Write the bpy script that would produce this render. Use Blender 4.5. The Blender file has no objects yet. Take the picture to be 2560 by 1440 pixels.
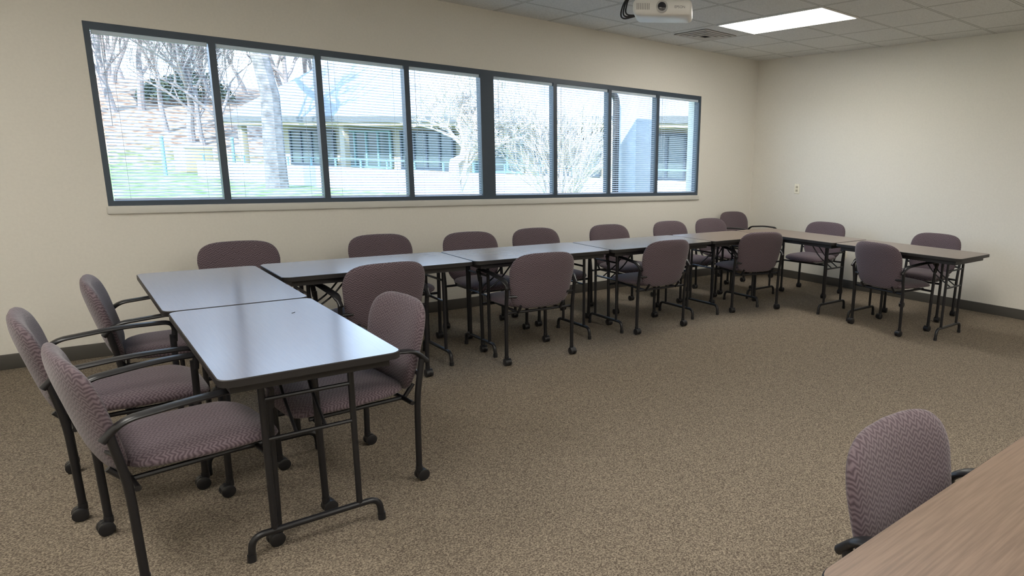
import bpy, math, random
from mathutils import Vector, Matrix
random.seed(7)
SC=bpy.context.scene
COL=SC.collection
try: SC.view_settings.view_transform='Standard'
except Exception: pass

# ---------------------------------------------------------------- materials
def newmat(name):
    m=bpy.data.materials.new(name); m.use_nodes=True
    nt=m.node_tree; b=nt.nodes.get("Principled BSDF")
    return m,nt,b
def N(nt,t,**k):
    n=nt.nodes.new(t)
    for a,v in k.items(): setattr(n,a,v)
    return n
def simple(name,col,rough=.5,metal=0,spec=.5,noise=0,nscale=30,bump=0,coat=0):
    m,nt,b=newmat(name)
    b.inputs['Base Color'].default_value=(*col,1); b.inputs['Roughness'].default_value=rough
    b.inputs['Metallic'].default_value=metal; b.inputs['Specular IOR Level'].default_value=spec
    b.inputs['Coat Weight'].default_value=coat
    if noise or bump:
        tc=N(nt,'ShaderNodeTexCoord'); nz=N(nt,'ShaderNodeTexNoise'); nz.inputs['Scale'].default_value=nscale; nz.inputs['Detail'].default_value=4
        nt.links.new(tc.outputs['Object'],nz.inputs['Vector'])
        if noise:
            r=N(nt,'ShaderNodeValToRGB'); r.color_ramp.elements[0].position=.3; r.color_ramp.elements[1].position=.7
            r.color_ramp.elements[0].color=(*[c*(1-noise) for c in col],1); r.color_ramp.elements[1].color=(*[min(1,c*(1+noise)) for c in col],1)
            nt.links.new(nz.outputs['Fac'],r.inputs['Fac']); nt.links.new(r.outputs['Color'],b.inputs['Base Color'])
        if bump:
            bp=N(nt,'ShaderNodeBump'); bp.inputs['Strength'].default_value=bump; bp.inputs['Distance'].default_value=.01
            nt.links.new(nz.outputs['Fac'],bp.inputs['Height']); nt.links.new(bp.outputs['Normal'],b.inputs['Normal'])
    return m
def emis(name,col,s):
    m=bpy.data.materials.new(name); m.use_nodes=True; nt=m.node_tree; nt.nodes.clear()
    e=N(nt,'ShaderNodeEmission'); e.inputs[0].default_value=(*col,1); e.inputs[1].default_value=s
    o=N(nt,'ShaderNodeOutputMaterial'); nt.links.new(e.outputs[0],o.inputs[0]); return m
def math_(nt,op,a,b=None,c=None):
    n=N(nt,'ShaderNodeMath',operation=op)
    for i,v in enumerate((a,b,c)):
        if v is None: continue
        if isinstance(v,(int,float)): n.inputs[i].default_value=v
        else: nt.links.new(v,n.inputs[i])
    return n.outputs[0]
def fabric(name,axis):
    m,nt,b=newmat(name)
    tc=N(nt,'ShaderNodeTexCoord'); sp=N(nt,'ShaderNodeSeparateXYZ'); nt.links.new(tc.outputs['Object'],sp.inputs[0])
    u=sp.outputs['X']; v=sp.outputs[axis]
    tri=math_(nt,'PINGPONG',u,.014)                        # chevrons
    ph=math_(nt,'ADD',v,math_(nt,'MULTIPLY',tri,.95))
    nz=N(nt,'ShaderNodeTexNoise'); nz.inputs['Scale'].default_value=34; nz.inputs['Detail'].default_value=1
    nt.links.new(tc.outputs['Object'],nz.inputs['Vector'])
    ph=math_(nt,'ADD',ph,math_(nt,'MULTIPLY',nz.outputs['Fac'],.018))
    s=math_(nt,'SINE',math_(nt,'MULTIPLY',ph,2*math.pi/.0145))
    s=math_(nt,'MULTIPLY_ADD',s,.5,.5)
    n2=N(nt,'ShaderNodeTexNoise'); n2.inputs['Scale'].default_value=220; nt.links.new(tc.outputs['Object'],n2.inputs['Vector'])
    s=math_(nt,'ADD',math_(nt,'MULTIPLY',s,.68),math_(nt,'MULTIPLY',n2.outputs['Fac'],.32))
    r=N(nt,'ShaderNodeValToRGB'); e=r.color_ramp.elements
    e[0].position=.2; e[0].color=(.074,.053,.064,1); e[1].position=.8; e[1].color=(.158,.122,.138,1)
    nt.links.new(s,r.inputs['Fac']); nt.links.new(r.outputs['Color'],b.inputs['Base Color'])
    b.inputs['Roughness'].default_value=.9; b.inputs['Sheen Weight'].default_value=.2; b.inputs['Specular IOR Level'].default_value=.2
    bp=N(nt,'ShaderNodeBump'); bp.inputs['Strength'].default_value=.25; bp.inputs['Distance'].default_value=.003
    nt.links.new(s,bp.inputs['Height']); nt.links.new(bp.outputs['Normal'],b.inputs['Normal'])
    return m
M_fabB=fabric('mauve_fabric_back','Z'); M_fabS=fabric('mauve_fabric_seat','Y')
M_black=simple('black_steel',(.010,.010,.012),.35,0,.5)
M_plast=simple('black_plastic',(.012,.012,.014),.36,0,.5)
M_edge=simple('table_edge',(.013,.011,.011),.5)
# carpet
def carpet():
    m,nt,b=newmat('carpet')
    tc=N(nt,'ShaderNodeTexCoord')
    v=N(nt,'ShaderNodeTexVoronoi'); v.inputs['Scale'].default_value=225; nt.links.new(tc.outputs['Object'],v.inputs['Vector'])
    sp=N(nt,'ShaderNodeSeparateColor'); nt.links.new(v.outputs['Color'],sp.inputs[0])
    a=N(nt,'ShaderNodeTexNoise'); a.inputs['Scale'].default_value=130; a.inputs['Detail'].default_value=3; a.inputs['Roughness'].default_value=.7
    nt.links.new(tc.outputs['Object'],a.inputs['Vector'])
    f=math_(nt,'ADD',math_(nt,'MULTIPLY',sp.outputs[0],.45),math_(nt,'MULTIPLY',math_(nt,'SUBTRACT',a.outputs['Fac'],.225),1.0))
    r=N(nt,'ShaderNodeValToRGB'); e=r.color_ramp.elements
    e[0].position=.28; e[0].color=(.092,.074,.058,1); e[1].position=.74; e[1].color=(.315,.266,.203,1)
    k=e.new(.5); k.color=(.182,.150,.114,1)
    nt.links.new(f,r.inputs['Fac'])
    nt.links.new(r.outputs['Color'],b.inputs['Base Color']); b.inputs['Roughness'].default_value=1; b.inputs['Specular IOR Level'].default_value=.1
    return m
M_carpet=carpet()
M_wall=simple('wall_paint',(.78,.757,.690),.75,0,.3,noise=.02,nscale=60,bump=.05)
M_base=simple('rubber_baseboard',(.075,.070,.062),.5)
M_sill=simple('sill_paint',(.66,.65,.60),.5)
M_frame=simple('blue_grey_aluminium',(.055,.078,.108),.4,.1)
def woodtop(name,c0,c1,ior,cr):
    m,nt,b=newmat(name)
    tc=N(nt,'ShaderNodeTexCoord'); mp=N(nt,'ShaderNodeMapping'); mp.inputs['Scale'].default_value=(3,70,10)
    nt.links.new(tc.outputs['Object'],mp.inputs[0])
    a=N(nt,'ShaderNodeTexNoise'); a.inputs['Scale'].default_value=2.4; a.inputs['Detail'].default_value=7; nt.links.new(mp.outputs[0],a.inputs['Vector'])
    r=N(nt,'ShaderNodeValToRGB'); e=r.color_ramp.elements
    e[0].position=.35; e[0].color=(*c0,1); e[1].position=.65; e[1].color=(*c1,1)
    nt.links.new(a.outputs['Fac'],r.inputs['Fac']); nt.links.new(r.outputs['Color'],b.inputs['Base Color'])
    b.inputs['Roughness'].default_value=.4; b.inputs['Specular IOR Level'].default_value=.3
    b.inputs['Coat Weight'].default_value=1; b.inputs['Coat IOR'].default_value=ior; b.inputs['Coat Roughness'].default_value=cr
    return m
M_wood=woodtop('brown_laminate',(.095,.058,.043),(.110,.069,.052),1.60,.17)
M_wood2=woodtop('brown_laminate_matte',(.125,.074,.050),(.160,.098,.068),1.38,.3)  # same laminate, recoloured and dulled to imitate missing window reflection on far tables
M_wood3=woodtop('brown_laminate_lit',(.150,.102,.074),(.225,.155,.115),1.38,.3)  # same laminate, lightened in colour to stand in for this table's lighting
def ceilmat():
    m,nt,b=newmat('acoustic_tile')
    tc=N(nt,'ShaderNodeTexCoord'); sp=N(nt,'ShaderNodeSeparateXYZ'); nt.links.new(tc.outputs['Object'],sp.inputs[0])
    def line(o,off,per):
        return math_(nt,'PINGPONG',math_(nt,'SUBTRACT',o,off-per*20),per/2)
    lx=line(sp.outputs['X'],5.035,.59); ly=line(sp.outputs['Y'],3.55,.617)
    mn=math_(nt,'MINIMUM',lx,ly)
    bar=math_(nt,'LESS_THAN',mn,.011); edge=math_(nt,'LESS_THAN',math_(nt,'ABSOLUTE',math_(nt,'SUBTRACT',mn,.0125)),.0028)
    nz=N(nt,'ShaderNodeTexNoise'); nz.inputs['Scale'].default_value=90; nz.inputs['Detail'].default_value=4; nt.links.new(tc.outputs['Object'],nz.inputs['Vector'])
    r=N(nt,'ShaderNodeValToRGB'); e=r.color_ramp.elements; e[0].position=.35; e[0].color=(.64,.64,.61,1); e[1].position=.6; e[1].color=(.76,.76,.73,1)
    nt.links.new(nz.outputs['Fac'],r.inputs['Fac'])
    m1=N(nt,'ShaderNodeMix',data_type='RGBA'); nt.links.new(bar,m1.inputs[0]); nt.links.new(r.outputs[0],m1.inputs[6]); m1.inputs[7].default_value=(.64,.64,.60,1)
    m2=N(nt,'ShaderNodeMix',data_type='RGBA'); nt.links.new(edge,m2.inputs[0]); nt.links.new(m1.outputs[2],m2.inputs[6]); m2.inputs[7].default_value=(.27,.27,.25,1)
    nt.links.new(m2.outputs[2],b.inputs['Base Color']); b.inputs['Roughness'].default_value=.9
    return m
M_ceil=ceilmat()
def blindmat():
    m=bpy.data.materials.new('blind_slat'); m.use_nodes=True; nt=m.node_tree; b=nt.nodes['Principled BSDF']; o=nt.nodes['Material Output']
    b.inputs['Base Color'].default_value=(.80,.84,.90,1); b.inputs['Roughness'].default_value=.5
    t=N(nt,'ShaderNodeBsdfTranslucent'); t.inputs[0].default_value=(.80,.87,.94,1)
    x=N(nt,'ShaderNodeMixShader'); x.inputs[0].default_value=.35
    nt.links.new(b.outputs[0],x.inputs[1]); nt.links.new(t.outputs[0],x.inputs[2]); nt.links.new(x.outputs[0],o.inputs[0]); return m
M_blind=blindmat()
M_white=simple('white_plastic',(.84,.84,.82),.35)
M_ivory=simple('ivory_plate',(.90,.86,.72),.4)
M_dark=simple('dark_slot',(.03,.03,.03),.6)
M_lens=simple('lens_glass',(.02,.02,.03),.08,0,.8)
M_panel=emis('lamp_diffuser',(1,.955,.88),20)
def glass():
    m=bpy.data.materials.new('pane_glass'); m.use_nodes=True; nt=m.node_tree; nt.nodes.clear()
    t=N(nt,'ShaderNodeBsdfTransparent'); t.inputs[0].default_value=(.93,.97,1,1)
    g=N(nt,'ShaderNodeBsdfGlossy'); g.inputs['Roughness'].default_value=.02
    x=N(nt,'ShaderNodeMixShader'); x.inputs[0].default_value=.03; o=N(nt,'ShaderNodeOutputMaterial')
    nt.links.new(t.outputs[0],x.inputs[1]); nt.links.new(g.outputs[0],x.inputs[2]); nt.links.new(x.outputs[0],o.inputs[0]); return m
M_glass=glass()

# ---------------------------------------------------------------- mesh helpers
def mk(name,V,F,mats,parent=None,smooth=True,mi=None,angle=40,link=True):
    me=bpy.data.meshes.new(name); me.from_pydata([tuple(v) for v in V],[],F); 
    if not isinstance(mats,(list,tuple)): mats=[mats]
    for m in mats: me.materials.append(m)
    if mi: me.polygons.foreach_set('material_index',mi)
    me.validate(); me.update()
    if smooth:
        me.polygons.foreach_set('use_smooth',[True]*len(me.polygons))
        try: me.set_sharp_from_angle(angle=math.radians(angle))
        except Exception: pass
    o=bpy.data.objects.new(name,me)
    if link: COL.objects.link(o)
    if parent: o.parent=parent
    return o
class B:  # mesh builder
    def __init__(s): s.V=[];s.F=[];s.MI=[]
    def add(s,V,F,mi=0):
        n=len(s.V); s.V+= [tuple(v) for v in V]; s.F+=[tuple(i+n for i in f) for f in F]; s.MI+=[mi]*len(F)
    def box(s,a,b,mi=0,bev=0):
        x0,y0,z0=a;x1,y1,z1=b
        if bev<=0:
            V=[(x0,y0,z0),(x1,y0,z0),(x1,y1,z0),(x0,y1,z0),(x0,y0,z1),(x1,y0,z1),(x1,y1,z1),(x0,y1,z1)]
            F=[(3,2,1,0),(4,5,6,7),(0,1,5,4),(1,2,6,5),(2,3,7,6),(3,0,4,7)]
            s.add(V,F,mi)
        else:
            import bmesh
            bm=bmesh.new(); bmesh.ops.create_cube(bm,size=1)
            for v in bm.verts: v.co=Vector(((x0+x1)/2+v.co.x*(x1-x0),(y0+y1)/2+v.co.y*(y1-y0),(z0+z1)/2+v.co.z*(z1-z0)))
            bmesh.ops.bevel(bm,geom=bm.edges[:],offset=bev,segments=3,profile=.5,affect='EDGES')
            bm.verts.index_update(); s.add([v.co.copy() for v in bm.verts],[tuple(v.index for v in f.verts) for f in bm.faces],mi); bm.free()
    def tube(s,P,r,seg=10,mi=0,flat=None):
        P=[Vector(p) for p in P]; n=len(P)
        rr=r if isinstance(r,(list,tuple)) else [r]*n
        T=[]
        for i in range(n):
            t=(P[min(i+1,n-1)]-P[max(i-1,0)]).normalized(); T.append(t)
        up=Vector((0,0,1)) if abs(T[0].z)<.9 else Vector((1,0,0))
        if flat: up=Vector(flat)
        V=[];a=None
        for i in range(n):
            if a is None: a=(up-T[i]*up.dot(T[i])).normalized()
            else: a=(a-T[i]*a.dot(T[i])).normalized()
            c=T[i].cross(a)
            ra,rc=(rr[i],rr[i]) if not isinstance(rr[i],(tuple,list)) else rr[i]
            for k in range(seg):
                th=2*math.pi*k/seg; V.append(P[i]+a*math.cos(th)*ra+c*math.sin(th)*rc)
        F=[]
        for i in range(n-1):
            for k in range(seg):
                k2=(k+1)%seg; F.append((i*seg+k,i*seg+k2,(i+1)*seg+k2,(i+1)*seg+k))
        F.append(tuple(range(seg))[::-1]); F.append(tuple((n-1)*seg+k for k in range(seg)))
        s.add(V,F,mi)
    def obj(s,name,mats,parent=None,**k): return mk(name,s.V,s.F,mats,parent,mi=s.MI,**k)
def fillet(P,r,n=5):
    P=[Vector(p) for p in P]; out=[P[0]]
    for i in range(1,len(P)-1):
        a=(P[i-1]-P[i]);b=(P[i+1]-P[i]); d=min(r,a.length*.49,b.length*.49)
        p0=P[i]+a.normalized()*d; p1=P[i]+b.normalized()*d
        for k in range(n+1):
            t=k/n; out.append(p0*(1-t)**2+P[i]*2*t*(1-t)+p1*t*t)
    out.append(P[-1]); return out
def empty(name,loc,rot=0,label=None,cat=None,group=None):
    e=bpy.data.objects.new(name,None); COL.objects.link(e); e.location=loc; e.rotation_euler=(0,0,rot); e.empty_display_size=.1
    tag(e,label,cat,group); return e
def tag(e,label=None,cat=None,group=None,kind=None):
    if label: e['label']=label
    if cat: e['category']=cat
    if group: e['group']=group
    if kind: e['kind']=kind
def struct(o,label=None): tag(o,label,None,None,'structure'); o['category']=o.name.split('_')[0]; return o
def copy_thing(src,loc,rot,label=None,scale=None):
    c=src.copy(); COL.objects.link(c); c.location=loc; c.rotation_euler=(0,0,rot)
    if scale: c.scale=scale
    if label: c['label']=label
    def rec(s,d):
        for ch in s.children:
            k=ch.copy(); COL.objects.link(k); k.parent=d; k.matrix_parent_inverse=ch.matrix_parent_inverse.copy(); rec(ch,k)
    rec(src,c)
    return c

# ---------------------------------------------------------------- room
D,E,C=5.935,7.111,2.7825
XL,YF=-1.9,-2.7
ZT,ZB=2.250,1.050
WX0=.2816; PW=.7092; MW=.1095; WX1=WX0+8*PW+MW
T=.22
b=B(); b.box((XL-T,YF-T,-.12),(E+T,D+T,0)); o=b.obj('floor',M_carpet,smooth=False); struct(o,'brown and tan speckled loop carpet floor')
b=B(); b.box((XL-T,YF-T,C),(E+T,D+T,C+.15)); o=b.obj('ceiling',M_ceil,smooth=False); struct(o,'white acoustic tile drop ceiling in a metal grid')
b=B()
b.box((XL,D,0),(E,D+T,ZB)); b.box((XL,D,ZT),(E,D+T,C)); b.box((XL,D,ZB),(WX0,D+T,ZT)); b.box((WX1,D,ZB),(E,D+T,ZT))
o=b.obj('wall_back',M_wall,smooth=False); struct(o,'cream painted wall with a long band of windows')
b=B(); b.box((E,YF-T,0),(E+T,D+T,C)); struct(b.obj('wall_right',M_wall,smooth=False),'cream painted end wall')
b=B(); b.box((XL-T,YF-T,0),(XL,D+T,C)); struct(b.obj('wall_left',M_wall,smooth=False),'cream painted end wall')
b=B(); b.box((XL,YF-T,0),(E,YF,C)); struct(b.obj('wall_front',M_wall,smooth=False),'cream painted wall')
def baseb(name,a,c):
    b=B(); b.box(a,c,bev=.003); struct(b.obj(name,M_base),'dark brown rubber baseboard')
baseb('baseboard_back',(XL,D-.012,0),(E-.012,D,.10)); baseb('baseboard_right',(E-.012,YF,0),(E,D,.10))
baseb('baseboard_left',(XL,YF,0),(XL+.012,D-.012,.10)); baseb('baseboard_front',(XL+.012,YF,0),(E-.012,YF+.012,.10))
b=B(); b.box((WX0-.01,D-.022,ZB-.055),(WX1+.01,D+.0,ZB-.002),bev=.006); struct(b.obj('trim_1',M_sill),'painted window sill below the windows')
# windows
fx=.022
panes=[(WX0+i*PW+(MW/2 if i==4 else (MW if i>4 else 0)),WX0+(i+1)*PW+(MW/2 if i==3 else (MW if i>3 else 0))) for i in range(8)]
for i,(x0,x1) in enumerate(panes):
    b=B()
    l=fx if i else .034; r=fx if i<7 else .034
    if i==3: r=fx+MW/2-.008
    if i==4: l=fx+MW/2-.008
    y0,y1=D+.004,D+.085
    tp=.046; bt=.035
    b.box((x0,y0,ZB),(x0+l,y1,ZT)); b.box((x1-r,y0,ZB),(x1,y1,ZT))
    b.box((x0+l,y0,ZT-tp),(x1-r,y1,ZT)); b.box((x0+l,y0,ZB),(x1-r,y1,ZB+bt))
    b.add([(x0+l,y1-.015,ZB+bt),(x1-r,y1-.015,ZB+bt),(x1-r,y1-.015,ZT-tp),(x0+l,y1-.015,ZT-tp)],[(0,1,2,3)],1)
    o=b.obj('window_%d'%(i+1),[M_frame,M_glass],smooth=False); struct(o,'dark metal framed window pane')
    # blind
    cx=(x0+l+x1-r)/2; w=(x1-r)-(x0+l)-.012
    e=empty('window_blind',(cx,D+.028,ZB+bt),0,'white horizontal mini blind with open slats in a window','window blind','mini blinds in the window band')
    H=ZT-tp-(ZB+bt)
    h=B(); h.box((-w/2,-.014,H-.028),(w/2,.014,H-.001),bev=.002); h.obj('headrail',M_blind,e)
    h=B(); h.box((-w/2,-.012,.004),(w/2,.012,.016),bev=.003); h.obj('bottom_rail',M_blind,e)
    s=B(); z=.035
    while z<H-.035:
        V=[]
        for k,(yy,zz) in enumerate(((-.0125,-.0044),(0,.0008),(.0125,.0020))):
            V+=[(-w/2,yy,z+zz),(w/2,yy,z+zz)]
        s.add(V,[(0,1,3,2),(2,3,5,4)]); z+=.0225
    s.obj('slats',M_blind,e)
    cds=B()
    for xx in (-w*.36,w*.36):
        cds.tube([(xx,-.014,.01),(xx,-.014,H-.02)],.0011,5)
    cds.tube([(-w*.43,-.017,H-.02),(-w*.43,-.017,H*.45)],.0022,6)
    cds.obj('cord',M_blind,e)

# ceiling light fixtures
def light_fixture(x0,y0,wx=.57,wy=1.22):
    e=empty('ceiling_light',(x0+wx/2,y0+wy/2,C),0,'lit rectangular fluorescent ceiling panel set in the tile grid','ceiling light','fluorescent ceiling panels')
    f=B(); t=.014
    f.box((-wx/2,-wy/2,-.010),(wx/2,-wy/2+t,-.0005)); f.box((-wx/2,wy/2-t,-.010),(wx/2,wy/2,-.0005))
    f.box((-wx/2,-wy/2+t,-.010),(-wx/2+t,wy/2-t,-.0005)); f.box((wx/2-t,-wy/2+t,-.010),(wx/2,wy/2-t,-.0005))
    f.obj('lamp_frame',M_white,e,smooth=False)
    d=B(); d.box((-wx/2+t,-wy/2+t,-.007),(wx/2-t,wy/2-t,-.001)); d.obj('diffuser',M_panel,e,smooth=False)
for (x,y) in ((5.045,3.55),(5.045,-1.1),(2.1,.46),(2.1,-2.0),(-.85,.46),(-.85,-2.0),(-1.2,2.9)):  # first panel is in view; the unseen others are added to brighten the room
    light_fixture(x,y)
# vent
e=empty('ceiling_vent',(5.35,5.22,C),0,'square white metal ceiling air diffuser with louvres','vent')
f=B()
for k,s in enumerate((.235,.185,.135,.085)):
    z0=-.004-.004*k
    t=.034
    for (a,c) in (((-s,-s),(s,-s+t)),((-s,s-t),(s,s)),((-s,-s+t),(-s+t,s-t)),((s-t,-s+t),(s,s-t))):
        f.box((a[0],a[1],z0-.006),(c[0],c[1],z0))
f.obj('louvre',simple('vent_paint',(.50,.48,.44),.5),e,smooth=False)
f=B(); f.box((-.23,-.23,-.004),(.23,.23,-.0005)); f.obj('back_plate',M_dark,e,smooth=False)

# wall outlets
M_face=simple('outlet_face',(.55,.50,.38),.4)
def outlet(y,z,label):
    e=empty('wall_outlet',(E,y,z),0,label,'outlet')
    p=B(); p.box((-.007,-.038,-.062),(0,.038,.062),bev=.003); p.obj('cover_plate',M_ivory,e)
    for s in (-.022,.022):
        q=B(); q.box((-.010,-.017,s-.015),(-.006,.017,s+.015),bev=.002); r=q.obj('socket',M_face,e)
        q=B(); q.box((-.0108,-.008,s-.006),(-.0098,-.005,s+.006)); q.box((-.0108,.005,s-.006),(-.0098,.008,s+.006)); q.obj('slot',M_dark,r,smooth=False)
outlet(5.18,1.16,'ivory duplex electrical outlet mounted high on the cream end wall')
outlet(4.41,.42,'ivory duplex electrical outlet low on the cream end wall')

# ---------------------------------------------------------------- projector
PJ=empty('projector',(3.36,3.70,2.495),math.radians(-46),'white ceiling mounted projector with lens and lettering','projector')
b=B(); b.box((-.205,-.14,-.055),(.205,.15,.055),bev=.036); b.obj('body',M_white,PJ)
b=B()
for k in range(8): b.box((-.175+k*.012,-.1435,-.020),(-.170+k*.012,-.135,.020))
b.obj('grille',simple('grey_plastic',(.42,.42,.42),.5),PJ,smooth=False)
b=B(); b.tube([(.0,-.10,.0),(.0,-.150,.0)],.040,28); b.obj('lens_ring',simple('ring_grey',(.50,.50,.50),.4),PJ)
b=B(); b.tube([(.0,-.145,.0),(.0,-.152,.0),(0,-.155,0)],[.030,.028,.012],28); b.obj('lens',M_lens,PJ)
PH=C-2.495
b=B(); b.tube([(0,.02,.05),(0,.02,PH)],.022,16); b.tube([(0,.02,.055),(0,.02,.075)],.07,24); b.obj('mount_pole',M_white,PJ)
b=B(); b.tube([(0,.02,PH-.018),(0,.02,PH-.001)],.065,24); b.obj('mount_plate',M_white,PJ)
b=B()
for k in range(3):
    o_=.018*k
    b.tube(fillet([(-.02,.05,PH-.005),(-.12-o_,.12,.20),(-.26-o_,.10,.12-o_),(-.28-o_,.05,-.02-o_),(-.19,.06,-.02)],.07,6),.006,8)
b.obj('cable',M_plast,PJ)
cu=bpy.data.curves.new('lettering','FONT'); cu.body='EPSON'; cu.size=.024; cu.extrude=.0006; cu.align_x='CENTER'
to=bpy.data.objects.new('lettering',cu); COL.objects.link(to); bpy.context.view_layer.update()
me=bpy.data.meshes.new_from_object(to.evaluated_get(bpy.context.evaluated_depsgraph_get())); bpy.data.objects.remove(to)
me.materials.clear(); me.materials.append(simple('logo_grey',(.25,.25,.28),.5))
to=bpy.data.objects.new('lettering',me); COL.objects.link(to); to.parent=PJ; to.location=(.122,-.1408,-.008); to.rotation_euler=(math.pi/2,0,0)

# ---------------------------------------------------------------- folding table
def rrect(hx,hy,r,n=6):
    P=[]
    for cx,cy,a0 in ((hx-r,hy-r,0),(-hx+r,hy-r,90),(-hx+r,-hy+r,180),(hx-r,-hy+r,270)):
        for k in range(n+1):
            a=math.radians(a0+90*k/n); P.append((cx+r*math.cos(a),cy+r*math.sin(a)))
    return P
def make_table(L=1.195,W=.60,loc=(0,0,0),rot=0,label='',mat=None):
    e=empty('folding_table',loc,rot,label,'table','folding training tables')
    zt=.74; t=.026
    P=rrect(L/2,W/2,.045); P2=rrect(L/2-.003,W/2-.003,.043); n=len(P)
    V=[(x,y,zt-t) for x,y in P]+[(x,y,zt-.003) for x,y in P]+[(x,y,zt) for x,y in P2]
    F=[tuple(range(n))[::-1]]+[(i,(i+1)%n,n+(i+1)%n,n+i) for i in range(n)]+[(n+i,n+(i+1)%n,2*n+(i+1)%n,2*n+i) for i in range(n)]+[tuple(2*n+i for i in range(n))]
    mi=[1]+[1]*n+[1]*n+[0]
    mk('tabletop',V,F,[mat or M_wood,M_edge],e,mi=mi,angle=30)
    a=B(); hx,hy=L/2-.05,W/2-.035; s=.012
    z0,z1=zt-t-.035,zt-t-.0005
    a.box((-hx,-hy,z0),(hx,-hy+s,z1)); a.box((-hx,hy-s,z0),(hx,hy,z1)); a.box((-hx,-hy+s,z0),(-hx+s,hy-s,z1)); a.box((hx-s,-hy+s,z0),(hx,hy-s,z1))
    a.obj('apron',M_edge,e,smooth=False)
    for sx in (-1,1):
        lx=sx*(L/2-.165); r=.0125
        g=B()
        g.tube(fillet([(lx,-.232,.004),(lx,-.225,.095),(lx,.225,.095),(lx,.232,.004)],.085,9),r,14)
        for yy in (-.15,.15):
            g.tube([(lx,yy,.095),(lx,yy,z1)],.0115,12)
        g.tube([(lx,-.15,.60),(lx,.15,.60)],.008,8)
        g.tube([(lx,-.24,z1-.012),(lx,.24,z1-.012)],.012,10)
        g.obj('leg_frame',M_black,e)
        g=B()
        for yy in (-.05,.05):
            g.tube(fillet([(lx,yy,.45),(lx-sx*.16,yy,.55),(lx-sx*.30,yy,z1-.004)],.05,3),.006,8)
        g.tube([(lx,-.15,.45),(lx,.15,.45)],.008,8)
        g.obj('folding_brace',M_black,e)
        for yy in (-.232,.232):
            g=B(); g.tube([(lx,yy,0),(lx,yy*.995,.028)],.015,12); g.obj('foot_cap',M_plast,e)
    return e
lab_near='brown laminate folding table with black steel legs and cool sheen'
lab_row='brown laminate folding table in the long row below the windows'
make_table(W=.585,loc=(.612,2.985,0),rot=math.pi/2,label=lab_near)
make_table(loc=(.605,4.195,0),rot=math.pi/2,label='brown laminate folding table at the row corner near the windows')
make_table(loc=(1.53,4.52,0),label=lab_row)
make_table(loc=(2.735,4.515,0),label=lab_row)
make_table(loc=(3.94,4.51,0),label=lab_row)
make_table(L=.94,loc=(5.015,4.505,0),label='brown laminate folding table joining the row and end tables',mat=M_wood2)
make_table(L=1.26,W=.61,loc=(5.80,4.16,0),rot=math.pi/2,label='brown laminate folding table turned beside the cream end wall',mat=M_wood2)
make_table(L=1.20,W=.62,loc=(5.79,2.915,0),rot=math.pi/2,label='brown laminate folding table at the free end near the wall',mat=M_wood2)
make_table(L=1.52,loc=(1.69,.285,0),label='brown laminate folding table set apart with one chair',mat=M_wood3)

# ---------------------------------------------------------------- chair
def sgnpow(v,p): return math.copysign(abs(v)**p,v)
def cushion(ax,ay,n,T1,T2,mapf,rings=9,seg=64,pw=4):
    V=[];F=[]
    def pt(r,a):
        c,s=math.cos(a),math.sin(a); return ax*r*sgnpow(c,2/n),ay*r*sgnpow(s,2/n)
    V.append(mapf(0,0,T1))
    rs=[math.sin(math.pi/2*(k/rings)) for k in range(1,rings+1)]
    for r in rs:
        for k in range(seg):
            u,v=pt(r,2*math.pi*k/seg); V.append(mapf(u,v,T1*(1-r**pw)**.5 if r<1 else 0))
    for r in rs[::-1][1:]:
        for k in range(seg):
            u,v=pt(r,2*math.pi*k/seg); V.append(mapf(u,v,-T2*(1-r**pw)**.5))
    V.append(mapf(0,0,-T2))
    R=2*rings-1
    for k in range(seg): F.append((0,1+k,1+(k+1)%seg))
    for j in range(R-1):
        for k in range(seg):
            k2=(k+1)%seg; F.append((1+j*seg+k,1+(j+1)*seg+k,1+(j+1)*seg+k2,1+j*seg+k2))
    last=len(V)-1
    for k in range(seg): F.append((last,1+(R-1)*seg+(k+1)%seg,1+(R-1)*seg+k))
    return V,F
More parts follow.
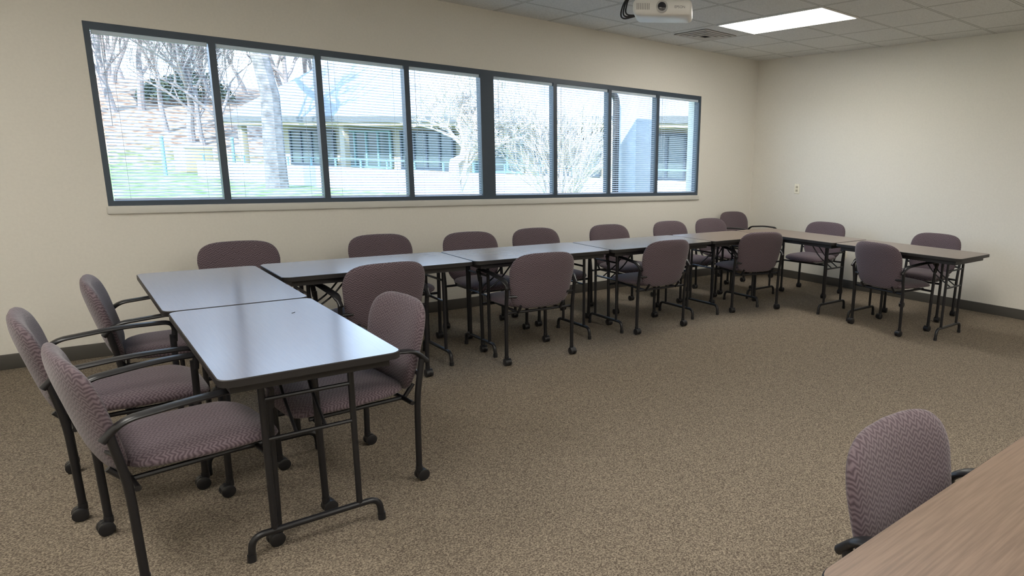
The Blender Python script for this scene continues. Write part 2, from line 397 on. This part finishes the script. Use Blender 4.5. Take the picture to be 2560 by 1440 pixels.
def make_chair():
    e=empty('conference_chair',(0,0,0),0,'','chair','mauve rolling conference armchairs')
    def ms(u,v,h): 
        return (u*(1-.10*(-v/.24) if v<0 else 1),v+.035,.425+h-.02*max(0,(v-.12)/.12)**2)
    V,F=cushion(.250,.245,4.4,.038,.030,ms); mk('seat',V,F,M_fabS,e,angle=80)
    zc,hz=.606,.206
    def mb(u,v,h):
        f=(v+hz)/(2*hz)
        w=.89+.12*min(1,f/.7)-.02*max(0,(f-.7)/.3)
        x=u*w; z=zc+v - (.010*(x/.25)**2 if v>0 else 0)*f
        y=-.222-.24*(z-.40)+.034*(x/.25)**2+h
        return (x,y,z)
    V,F=cushion(.256,hz,4.6,.036,.032,mb); F=[f[::-1] for f in F]; mk('backrest',V,F,M_fabB,e,angle=80)
    r=.0135
    for s in (-1,1):
        g=B(); g.tube(fillet([(s*.268,-.205,.058),(s*.268,-.212,.40),(s*.272,-.243,.585)],.08,4),r,12); g.obj('rear_leg',M_black,e)
        g=B(); g.tube([(s*.268,.205,.058),(s*.270,.212,.58)],r,12); g.obj('front_leg',M_black,e)
        g=B()
        path=fillet([(s*.272,-.262,.560),(s*.276,-.205,.618),(s*.282,.02,.642),(s*.280,.226,.640),(s*.271,.216,.545)],.075,7)
        n=len(path); rr=[(.0095+.003*abs(2*i/(n-1)-1)**3,.015+.013*math.sin(math.pi*min(1,max(0,(i-1)/(n-4))))**.5) for i in range(n)]
        g.tube(path,rr,16,flat=(0,0,1)); g.obj('armrest',M_plast,e)
    g=B()
    g.tube([(-.268,.19,.375),(.268,.19,.375)],.010,10); g.tube([(-.268,-.19,.375),(.268,-.19,.375)],.010,10)
    for s in (-1,1):
        g.tube([(s*.17,-.20,.375),(s*.17,.21,.380)],.010,8)
        g.tube([(s*.268,-.225,.50),(s*.20,-.243,.50)],.009,8)
        g.tube([(s*.17,-.20,.375),(s*.17,-.245,.43)],.010,8)
    g.obj('seat_frame',M_black,e)
    for sx in (-1,1):
        for sy in (-1,1):
            g=B(); x,y=sx*.268,sy*.205
            g.tube([(x,y,.045),(x,y,.070)],.0155,12)
            yo=y-.012
            g.tube([(x-.024,yo,.027),(x-.022,yo,.027),(x-.006,yo,.027)],[.022,.027,.027],18)
            g.tube([(x+.006,yo,.027),(x+.022,yo,.027),(x+.024,yo,.027)],[.027,.027,.022],18)
            g.tube([(x-.007,yo,.030),(x+.007,yo,.030)],.0255,14)
            g.tube([(x,y,.050),(x,yo,.040)],.012,10)
            g.obj('caster',M_plast,e)
    return e
base_lab='mauve chevron fabric armchair on casters'
src=make_chair()
W_='between tables and window wall'
chairs=[
(.25,2.86,7,'at the outer end table'),
(.145,3.56,1,'at the outer end table'),
(.385,4.31,-4,'at the corner table'),
(.87,3.03,185,'inside the end table'),
(1.46,4.36,92,'inside the long table row'),
(2.555,4.25,86,'inside the long table row'),
(3.86,4.37,88,'inside the long table row'),
(5.22,4.38,73,'angled at the inner corner'),
(5.67,2.98,-9,'inside the free end table'),
(.95,5.24,-90,W_),(1.94,5.22,-90,W_),(2.65,5.06,-90,W_),(3.33,5.09,-90,W_),(4.18,5.06,-90,W_),(5.05,5.08,-90,W_),(5.76,5.14,-92,W_),
(6.62,5.54,-92,'alone in the room corner'),
(6.46,4.42,187,'between tables and end wall'),
(6.43,3.08,184,'between tables and end wall'),
(1.575,.49,-90,'tucked under a separate table'),
]
for i,(x,y,h,l) in enumerate(chairs):
    l=base_lab+', '+l
    if i==0:
        src.location=(x,y,0); src.rotation_euler=(0,0,math.radians(h-90)); src['label']=l
    else:
        copy_thing(src,(x,y,0),math.radians(h-90),l, (1,1,1.03) if abs(x-6.62)<.01 else None)

# small clip on table
b=B(); b.box((-.007,-.002,0),(.007,.002,.0015),bev=.0006); b.tube([(.006,0,.001),(.013,.002,.0015)],.0008,6)
o=b.obj('pen_clip',M_plast); o.location=(.75,3.27,.7402); o.rotation_euler=(0,0,.5); tag(o,'small black broken pen clip lying on the tabletop','clip')

# ---------------------------------------------------------------- outdoors
def hz(x,y):
    z=.20+ .018*max(0,y-12)
    t=max(0,y-31)
    q=.42*t*t/(t+4)
    return z+5.0*math.tanh(q/5.0)
V=[];F=[]; nx,ny=60,70
for j in range(ny+1):
    for i in range(nx+1):
        x=-30+i*90/nx; y=6.3+j*80/ny; V.append((x,y,hz(x,y)))
for j in range(ny):
    for i in range(nx): a=j*(nx+1)+i; F.append((a,a+1,a+nx+2,a+nx+1))
def ground():
    m,nt,b=newmat('lawn_and_leaves')
    tc=N(nt,'ShaderNodeTexCoord'); sp=N(nt,'ShaderNodeSeparateXYZ'); nt.links.new(tc.outputs['Object'],sp.inputs[0])
    n1=N(nt,'ShaderNodeTexNoise'); n1.inputs['Scale'].default_value=.35; n1.inputs['Detail'].default_value=5; nt.links.new(tc.outputs['Object'],n1.inputs['Vector'])
    n2=N(nt,'ShaderNodeTexNoise'); n2.inputs['Scale'].default_value=3; n2.inputs['Detail'].default_value=6; nt.links.new(tc.outputs['Object'],n2.inputs['Vector'])
    g=N(nt,'ShaderNodeValToRGB'); e=g.color_ramp.elements; e[0].position=.35; e[0].color=(.13,.20,.08,1); e[1].position=.65; e[1].color=(.36,.43,.25,1); nt.links.new(n2.outputs['Fac'],g.inputs['Fac'])
    l=N(nt,'ShaderNodeValToRGB'); e=l.color_ramp.elements; e[0].position=.38; e[0].color=(.22,.15,.11,1); e[1].position=.62; e[1].color=(.56,.43,.32,1); nt.links.new(n2.outputs['Fac'],l.inputs['Fac'])
    f=math_(nt,'ADD',math_(nt,'MULTIPLY',math_(nt,'SUBTRACT',sp.outputs['Y'],32),.25),math_(nt,'MULTIPLY',math_(nt,'SUBTRACT',n1.outputs['Fac'],.5),3.5))
    cl=N(nt,'ShaderNodeClamp'); nt.links.new(f,cl.inputs[0])
    mx=N(nt,'ShaderNodeMix',data_type='RGBA'); nt.links.new(cl.outputs[0],mx.inputs[0]); nt.links.new(g.outputs[0],mx.inputs[6]); nt.links.new(l.outputs[0],mx.inputs[7])
    nt.links.new(mx.outputs[2],b.inputs['Base Color']); b.inputs['Roughness'].default_value=1; b.inputs['Specular IOR Level'].default_value=.05
    return m
o=mk('hillside_ground',V,F,ground()); tag(o,'sunlit green lawn rising to a leaf covered hillside','ground'); o['kind']='stuff'

# neighbouring building
A=Vector((5.0,29.4)); d=Vector((.40,-.9165)); n=Vector((.9165,.40))
ang=math.atan2(d.y,d.x)
bl=empty('neighboring_building',(A.x,A.y,0),ang,'low building with a grey shingle hip roof and dark windows','building')
Lb=27; EV=2.62
M_shingle=simple('roof_shingle',(.26,.28,.32),.9,noise=.25,nscale=1.5)
M_bwall=simple('tan_siding',(.42,.38,.29),.8)
M_bglass=simple('dark_window_glass',(.09,.13,.14),.15)
M_teal=simple('teal_paint',(.18,.34,.37),.5)
M_fascia=simple('fascia_paint',(.12,.13,.13),.5)
M_conc=simple('white_wall',(.70,.73,.76),.8,noise=.10,nscale=2)
b=B(); b.box((1.2,1.4,.1),(Lb-1,12.6,EV)); b.obj('wall',M_bwall,bl,smooth=False)
R=[(0,0,EV),(Lb,0,EV),(Lb,14,EV),(0,14,EV),(3.2,5,6.3),(Lb-3,5,6.3),(Lb-3,9,6.3),(3.2,9,6.3),(0,0,EV-.18),(Lb,0,EV-.18),(Lb,14,EV-.18),(0,14,EV-.18)]
mk('roof',R,[(0,1,5,4),(1,2,6,5),(2,3,7,6),(3,0,4,7),(4,5,6,7),(8,9,1,0),(9,10,2,1),(10,11,3,2),(11,8,0,3)],M_shingle,bl,smooth=False)
b=B(); b.box((-.08,-.08,EV-.20),(Lb+.08,.02,EV-.02)); b.obj('gutter',M_fascia,bl,smooth=False)
b=B(); b.box((0,.0,EV-.30),(Lb,1.4,EV-.19)); b.obj('soffit',simple('soffit_tan',(.44,.38,.26),.8),bl,smooth=False)
for k in range(9):
    x0=1.8+k*2.75
    b=B(); b.box((x0,1.30,1.0),(x0+2.3,1.39,2.15),0)
    for q in range(5): b.box((x0+q*.56,1.25,1.0),(x0+q*.56+.07,1.30,2.15),1)
    b.box((x0,1.24,.93),(x0+2.31,1.30,1.0),1); b.box((x0,1.24,2.15),(x0+2.31,1.30,2.22),1)
    b.obj('window',[M_bglass,M_teal if k in(1,3,6) else M_frame],bl,smooth=False)
for k in range(5):
    x0=.4+k*5.2
    b=B(); b.box((x0,.25,.1),(x0+.22,.47,EV-.28),bev=.02); b.obj('column',M_bwall,bl)
wl=empty('garden_wall',(A.x-n.x*1.6,A.y-n.y*1.6,0),ang,'low sunlit white wall with a teal rail','garden wall')
b=B(); b.box((1.0,-.12,.0),(26,.12,1.0),bev=.01); b.obj('wall_body',M_conc,wl)
b=B()
for k in range(24): b.box((1.2+k*1.05,-.02,1.0),(1.24+k*1.05,.02,1.27))
b.box((1.0,-.02,1.24),(26,.02,1.27)); b.obj('railing',M_teal,wl,smooth=False)

# trees
def tree_mesh(seed,H=6,r0=.2,depth=5,spread=.7,up=.25,trunk=.35,mult=3,rs=.55,rmin=.006):
    rnd=random.Random(seed); b=B()
    def br(p,dr,L,r,dp):
        n=4 if dp>=depth-1 else 3
        P=[p]; q=p.copy(); dd=dr.copy()
        for i in range(n):
            dd=(dd+Vector((rnd.uniform(-1,1),rnd.uniform(-1,1),rnd.uniform(-.6,1)))*.16).normalized(); q=q+dd*L/n; P.append(q.copy())
        rr=[r*(1-.42*i/n) for i in range(n+1)]
        b.tube(P,rr,8 if dp>=depth-1 else (4 if dp>1 else 3))
        if dp==0: return
        k=mult+(1 if rnd.random()<.5 else 0)
        for i in range(k):
            t=1 if i==0 else rnd.uniform(.45,1)
            idx=min(n,max(1,round(t*n))); base=P[idx]
            sd=Vector((rnd.uniform(-1,1),rnd.uniform(-1,1),rnd.uniform(-.3,.6)))
            nd=(dd*(1-spread*.6)+sd.normalized()*spread+Vector((0,0,up))).normalized()
            br(base,nd,L*rnd.uniform(.55,.8),max(rmin,r*rs*rnd.uniform(.75,1.05)),dp-1)
    br(Vector((0,0,-.1)),Vector((0,0,1)),H*trunk,r0,depth)
    return b
M_bark=simple('bark_grey',(.19,.18,.18),.9,noise=.4,nscale=6)
M_barkl=simple('bark_pale',(.62,.56,.50),.9,noise=.2,nscale=6)
M_barkd=simple('bark_brown',(.26,.23,.22),.9,noise=.3,nscale=4)
def tree(b,mat,loc,label,group=None,name='bare_tree',rot=0):
    o=b.obj(name,mat); o.location=loc; o.rotation_euler=(0,0,rot); tag(o,label,'tree',group); return o
tb=tree_mesh(3,H=13,r0=.31,depth=5,spread=.75,trunk=.42)
Mt=Matrix.Rotation(math.radians(5.5),4,Vector((.67,.74,0)))
tb.V=[tuple(Mt@Vector(v)) for v in tb.V]
tree(tb,M_bark,(4.90,21.8,hz(5,21.8)-.05),'large grey trunked leafless tree on the lawn')
tree(tree_mesh(11,H=3.6,r0=.15,depth=6,spread=.85,up=.12,trunk=.34,rs=.60,rmin=.008),M_barkl,(5.45,11.4,.2),'small pale leafless ornamental tree with spreading branches')
b=B(); rnd=random.Random(5)
for k in range(26):
    t=tree_mesh(100+k,H=2.6,r0=.026,depth=3,spread=.5,up=.35,trunk=.42,mult=3,rmin=.008)
    a=rnd.uniform(0,6.28); lean=rnd.uniform(.1,.66)
    Mx=Matrix.Rotation(a,4,'Z')@Matrix.Rotation(lean,4,'X')
    b.add([Mx@Vector(v) for v in t.V],t.F)
o=b.obj('bare_shrub',M_barkl); o.location=(7.6,11.3,.25); tag(o,'pale leafless multi stemmed shrub in front of the building','shrub')
srcs=[tree_mesh(s,H=9,r0=.13,depth=6,spread=.62,trunk=.30,rs=.58) for s in (21,22,23)]
objs=[]
rnd=random.Random(9)
spots=[]
for k in range(26):
    y=rnd.uniform(35,54); x=y*rnd.uniform(.035,.30)
    if x>6.5: y=max(y,42)
    spots.append((x,y))
for k,(x,y) in enumerate(spots):
    if k<3: o=tree(srcs[k],M_barkd,(x,y,hz(x,y)),'brown leafless woodland tree on the hillside','woodland trees on the hillside')
    else:
        o=objs[k%3].copy(); COL.objects.link(o); o.location=(x,y,hz(x,y))
    o.rotation_euler=(0,0,rnd.uniform(0,6.28)); s=rnd.uniform(.8,1.25); o.scale=(s,s,s)
    objs.append(o)
# evergreen shrubs
def bush(seed,r):
    rnd=random.Random(seed); b=B()
    for k in range(900):
        v=Vector((rnd.gauss(0,1),rnd.gauss(0,1),abs(rnd.gauss(0,1)))).normalized()*r*rnd.uniform(.75,1.05)
        v.z*=.8
        t=Vector((rnd.uniform(-1,1),rnd.uniform(-1,1),rnd.uniform(-1,1))).normalized()*.13; u=t.cross(Vector((rnd.uniform(-1,1),rnd.uniform(-1,1),1))).normalized()*.07
        b.add([v-t,v+u,v+t,v-u],[(0,1,2,3)])
    return b
M_leaf=simple('evergreen_leaf',(.11,.14,.09),.7)
for (x,y,r) in ((6.2,43,1.7),(4.9,42,1.3)):
    o=bush(int(x*10),r).obj('evergreen_bush',M_leaf,smooth=False); o.location=(x,y,hz(x,y)); tag(o,'dark evergreen bush on the leafy hillside','bush','evergreen bushes on the hillside')
e=empty('utility_box',(4.2,31.0,hz(4.2,31)),.3,'tan metal utility box on the lawn','utility box')
b=B(); b.box((-.5,-.4,0),(.5,.4,.9),bev=.03); b.obj('body',simple('tan_metal',(.50,.42,.28),.6),e)
b=B(); b.box((-.54,-.44,.9),(.54,.44,.97),bev=.02); b.obj('lid',simple('tan_lid',(.55,.47,.32),.6),e)
for (x,y) in ((3.0,28.5),(5.6,31.5)):
    e=empty('garden_post',(x,y,hz(x,y)),0,'teal painted metal post on the lawn','post','teal posts on the lawn')
    b=B(); b.tube([(0,0,0),(0,0,1.25)],.06,12); b.obj('shaft',M_teal,e); b=B(); b.tube([(0,0,1.25),(0,0,1.30),(0,0,1.33)],[.075,.07,.02],12); b.obj('cap',M_teal,e)
M_col=simple('column_paint',(.42,.46,.51),.7,noise=.12,nscale=4)
e=empty('porch_column',(6.17,7.25,.15),0,'square pale porch column outside the windows','column')
b=B(); b.box((-.19,-.19,.12),(.19,.19,3.0),bev=.01); b.obj('shaft',M_col,e)
b=B(); b.box((-.25,-.25,0),(.25,.25,.14),bev=.01); b.obj('plinth',M_col,e)
M_gut=simple('dark_gutter',(.03,.03,.035),.5)
b=B(); b.tube(fillet([(5.20,7.35,2.95),(5.20,7.35,2.62),(5.86,7.35,2.30),(5.86,7.35,.3)],.08,4),.045,10)
o=b.obj('downspout',M_gut); tag(o,'dark metal downspout angled toward the porch column','downspout')

# ---------------------------------------------------------------- light
w=bpy.data.worlds.new('World'); SC.world=w; w.use_nodes=True; nt=w.node_tree
bg=nt.nodes['Background']; bg.inputs[1].default_value=6.0
tc=N(nt,'ShaderNodeTexCoord'); sp=N(nt,'ShaderNodeSeparateXYZ'); nt.links.new(tc.outputs['Generated'],sp.inputs[0])
r=N(nt,'ShaderNodeValToRGB'); e=r.color_ramp.elements; e[0].position=0; e[0].color=(.66,.82,1,1); e[1].position=.6; e[1].color=(.28,.42,.66,1)
nt.links.new(sp.outputs['Z'],r.inputs['Fac']); nt.links.new(r.outputs[0],bg.inputs[0])
s=bpy.data.lights.new('sun','SUN'); s.energy=9.5; s.angle=.009; s.color=(1,.96,.90)
so=bpy.data.objects.new('sun',s); COL.objects.link(so)
so.rotation_euler=Vector((.62,.55,-.56)).to_track_quat('-Z','Y').to_euler()
a=bpy.data.lights.new('window_portal','AREA'); a.shape='RECTANGLE'; a.size=WX1-WX0; a.size_y=ZT-ZB
ao=bpy.data.objects.new('window_portal',a); COL.objects.link(ao); ao.location=((WX0+WX1)/2,D+T+.01,(ZT+ZB)/2); ao.rotation_euler=(-math.pi/2,0,0)
a.cycles.is_portal=True

# ---------------------------------------------------------------- camera
cam=bpy.data.cameras.new('camera'); co=bpy.data.objects.new('camera',cam); COL.objects.link(co); SC.camera=co
cam.sensor_width=36; cam.sensor_fit='HORIZONTAL'; cam.lens=1653.7/2560*36; cam.clip_start=.05; cam.clip_end=300
cam.shift_x=-363.22/2560; cam.shift_y=37.16/2560
Rm=Matrix.Rotation(-.7407,3,'Z')@Matrix.Rotation(math.pi/2-.2115,3,'X')@Matrix.Rotation(.0288,3,'Z')
co.matrix_world=Matrix.Translation((0,0,1.4618))@Rm.to_4x4()
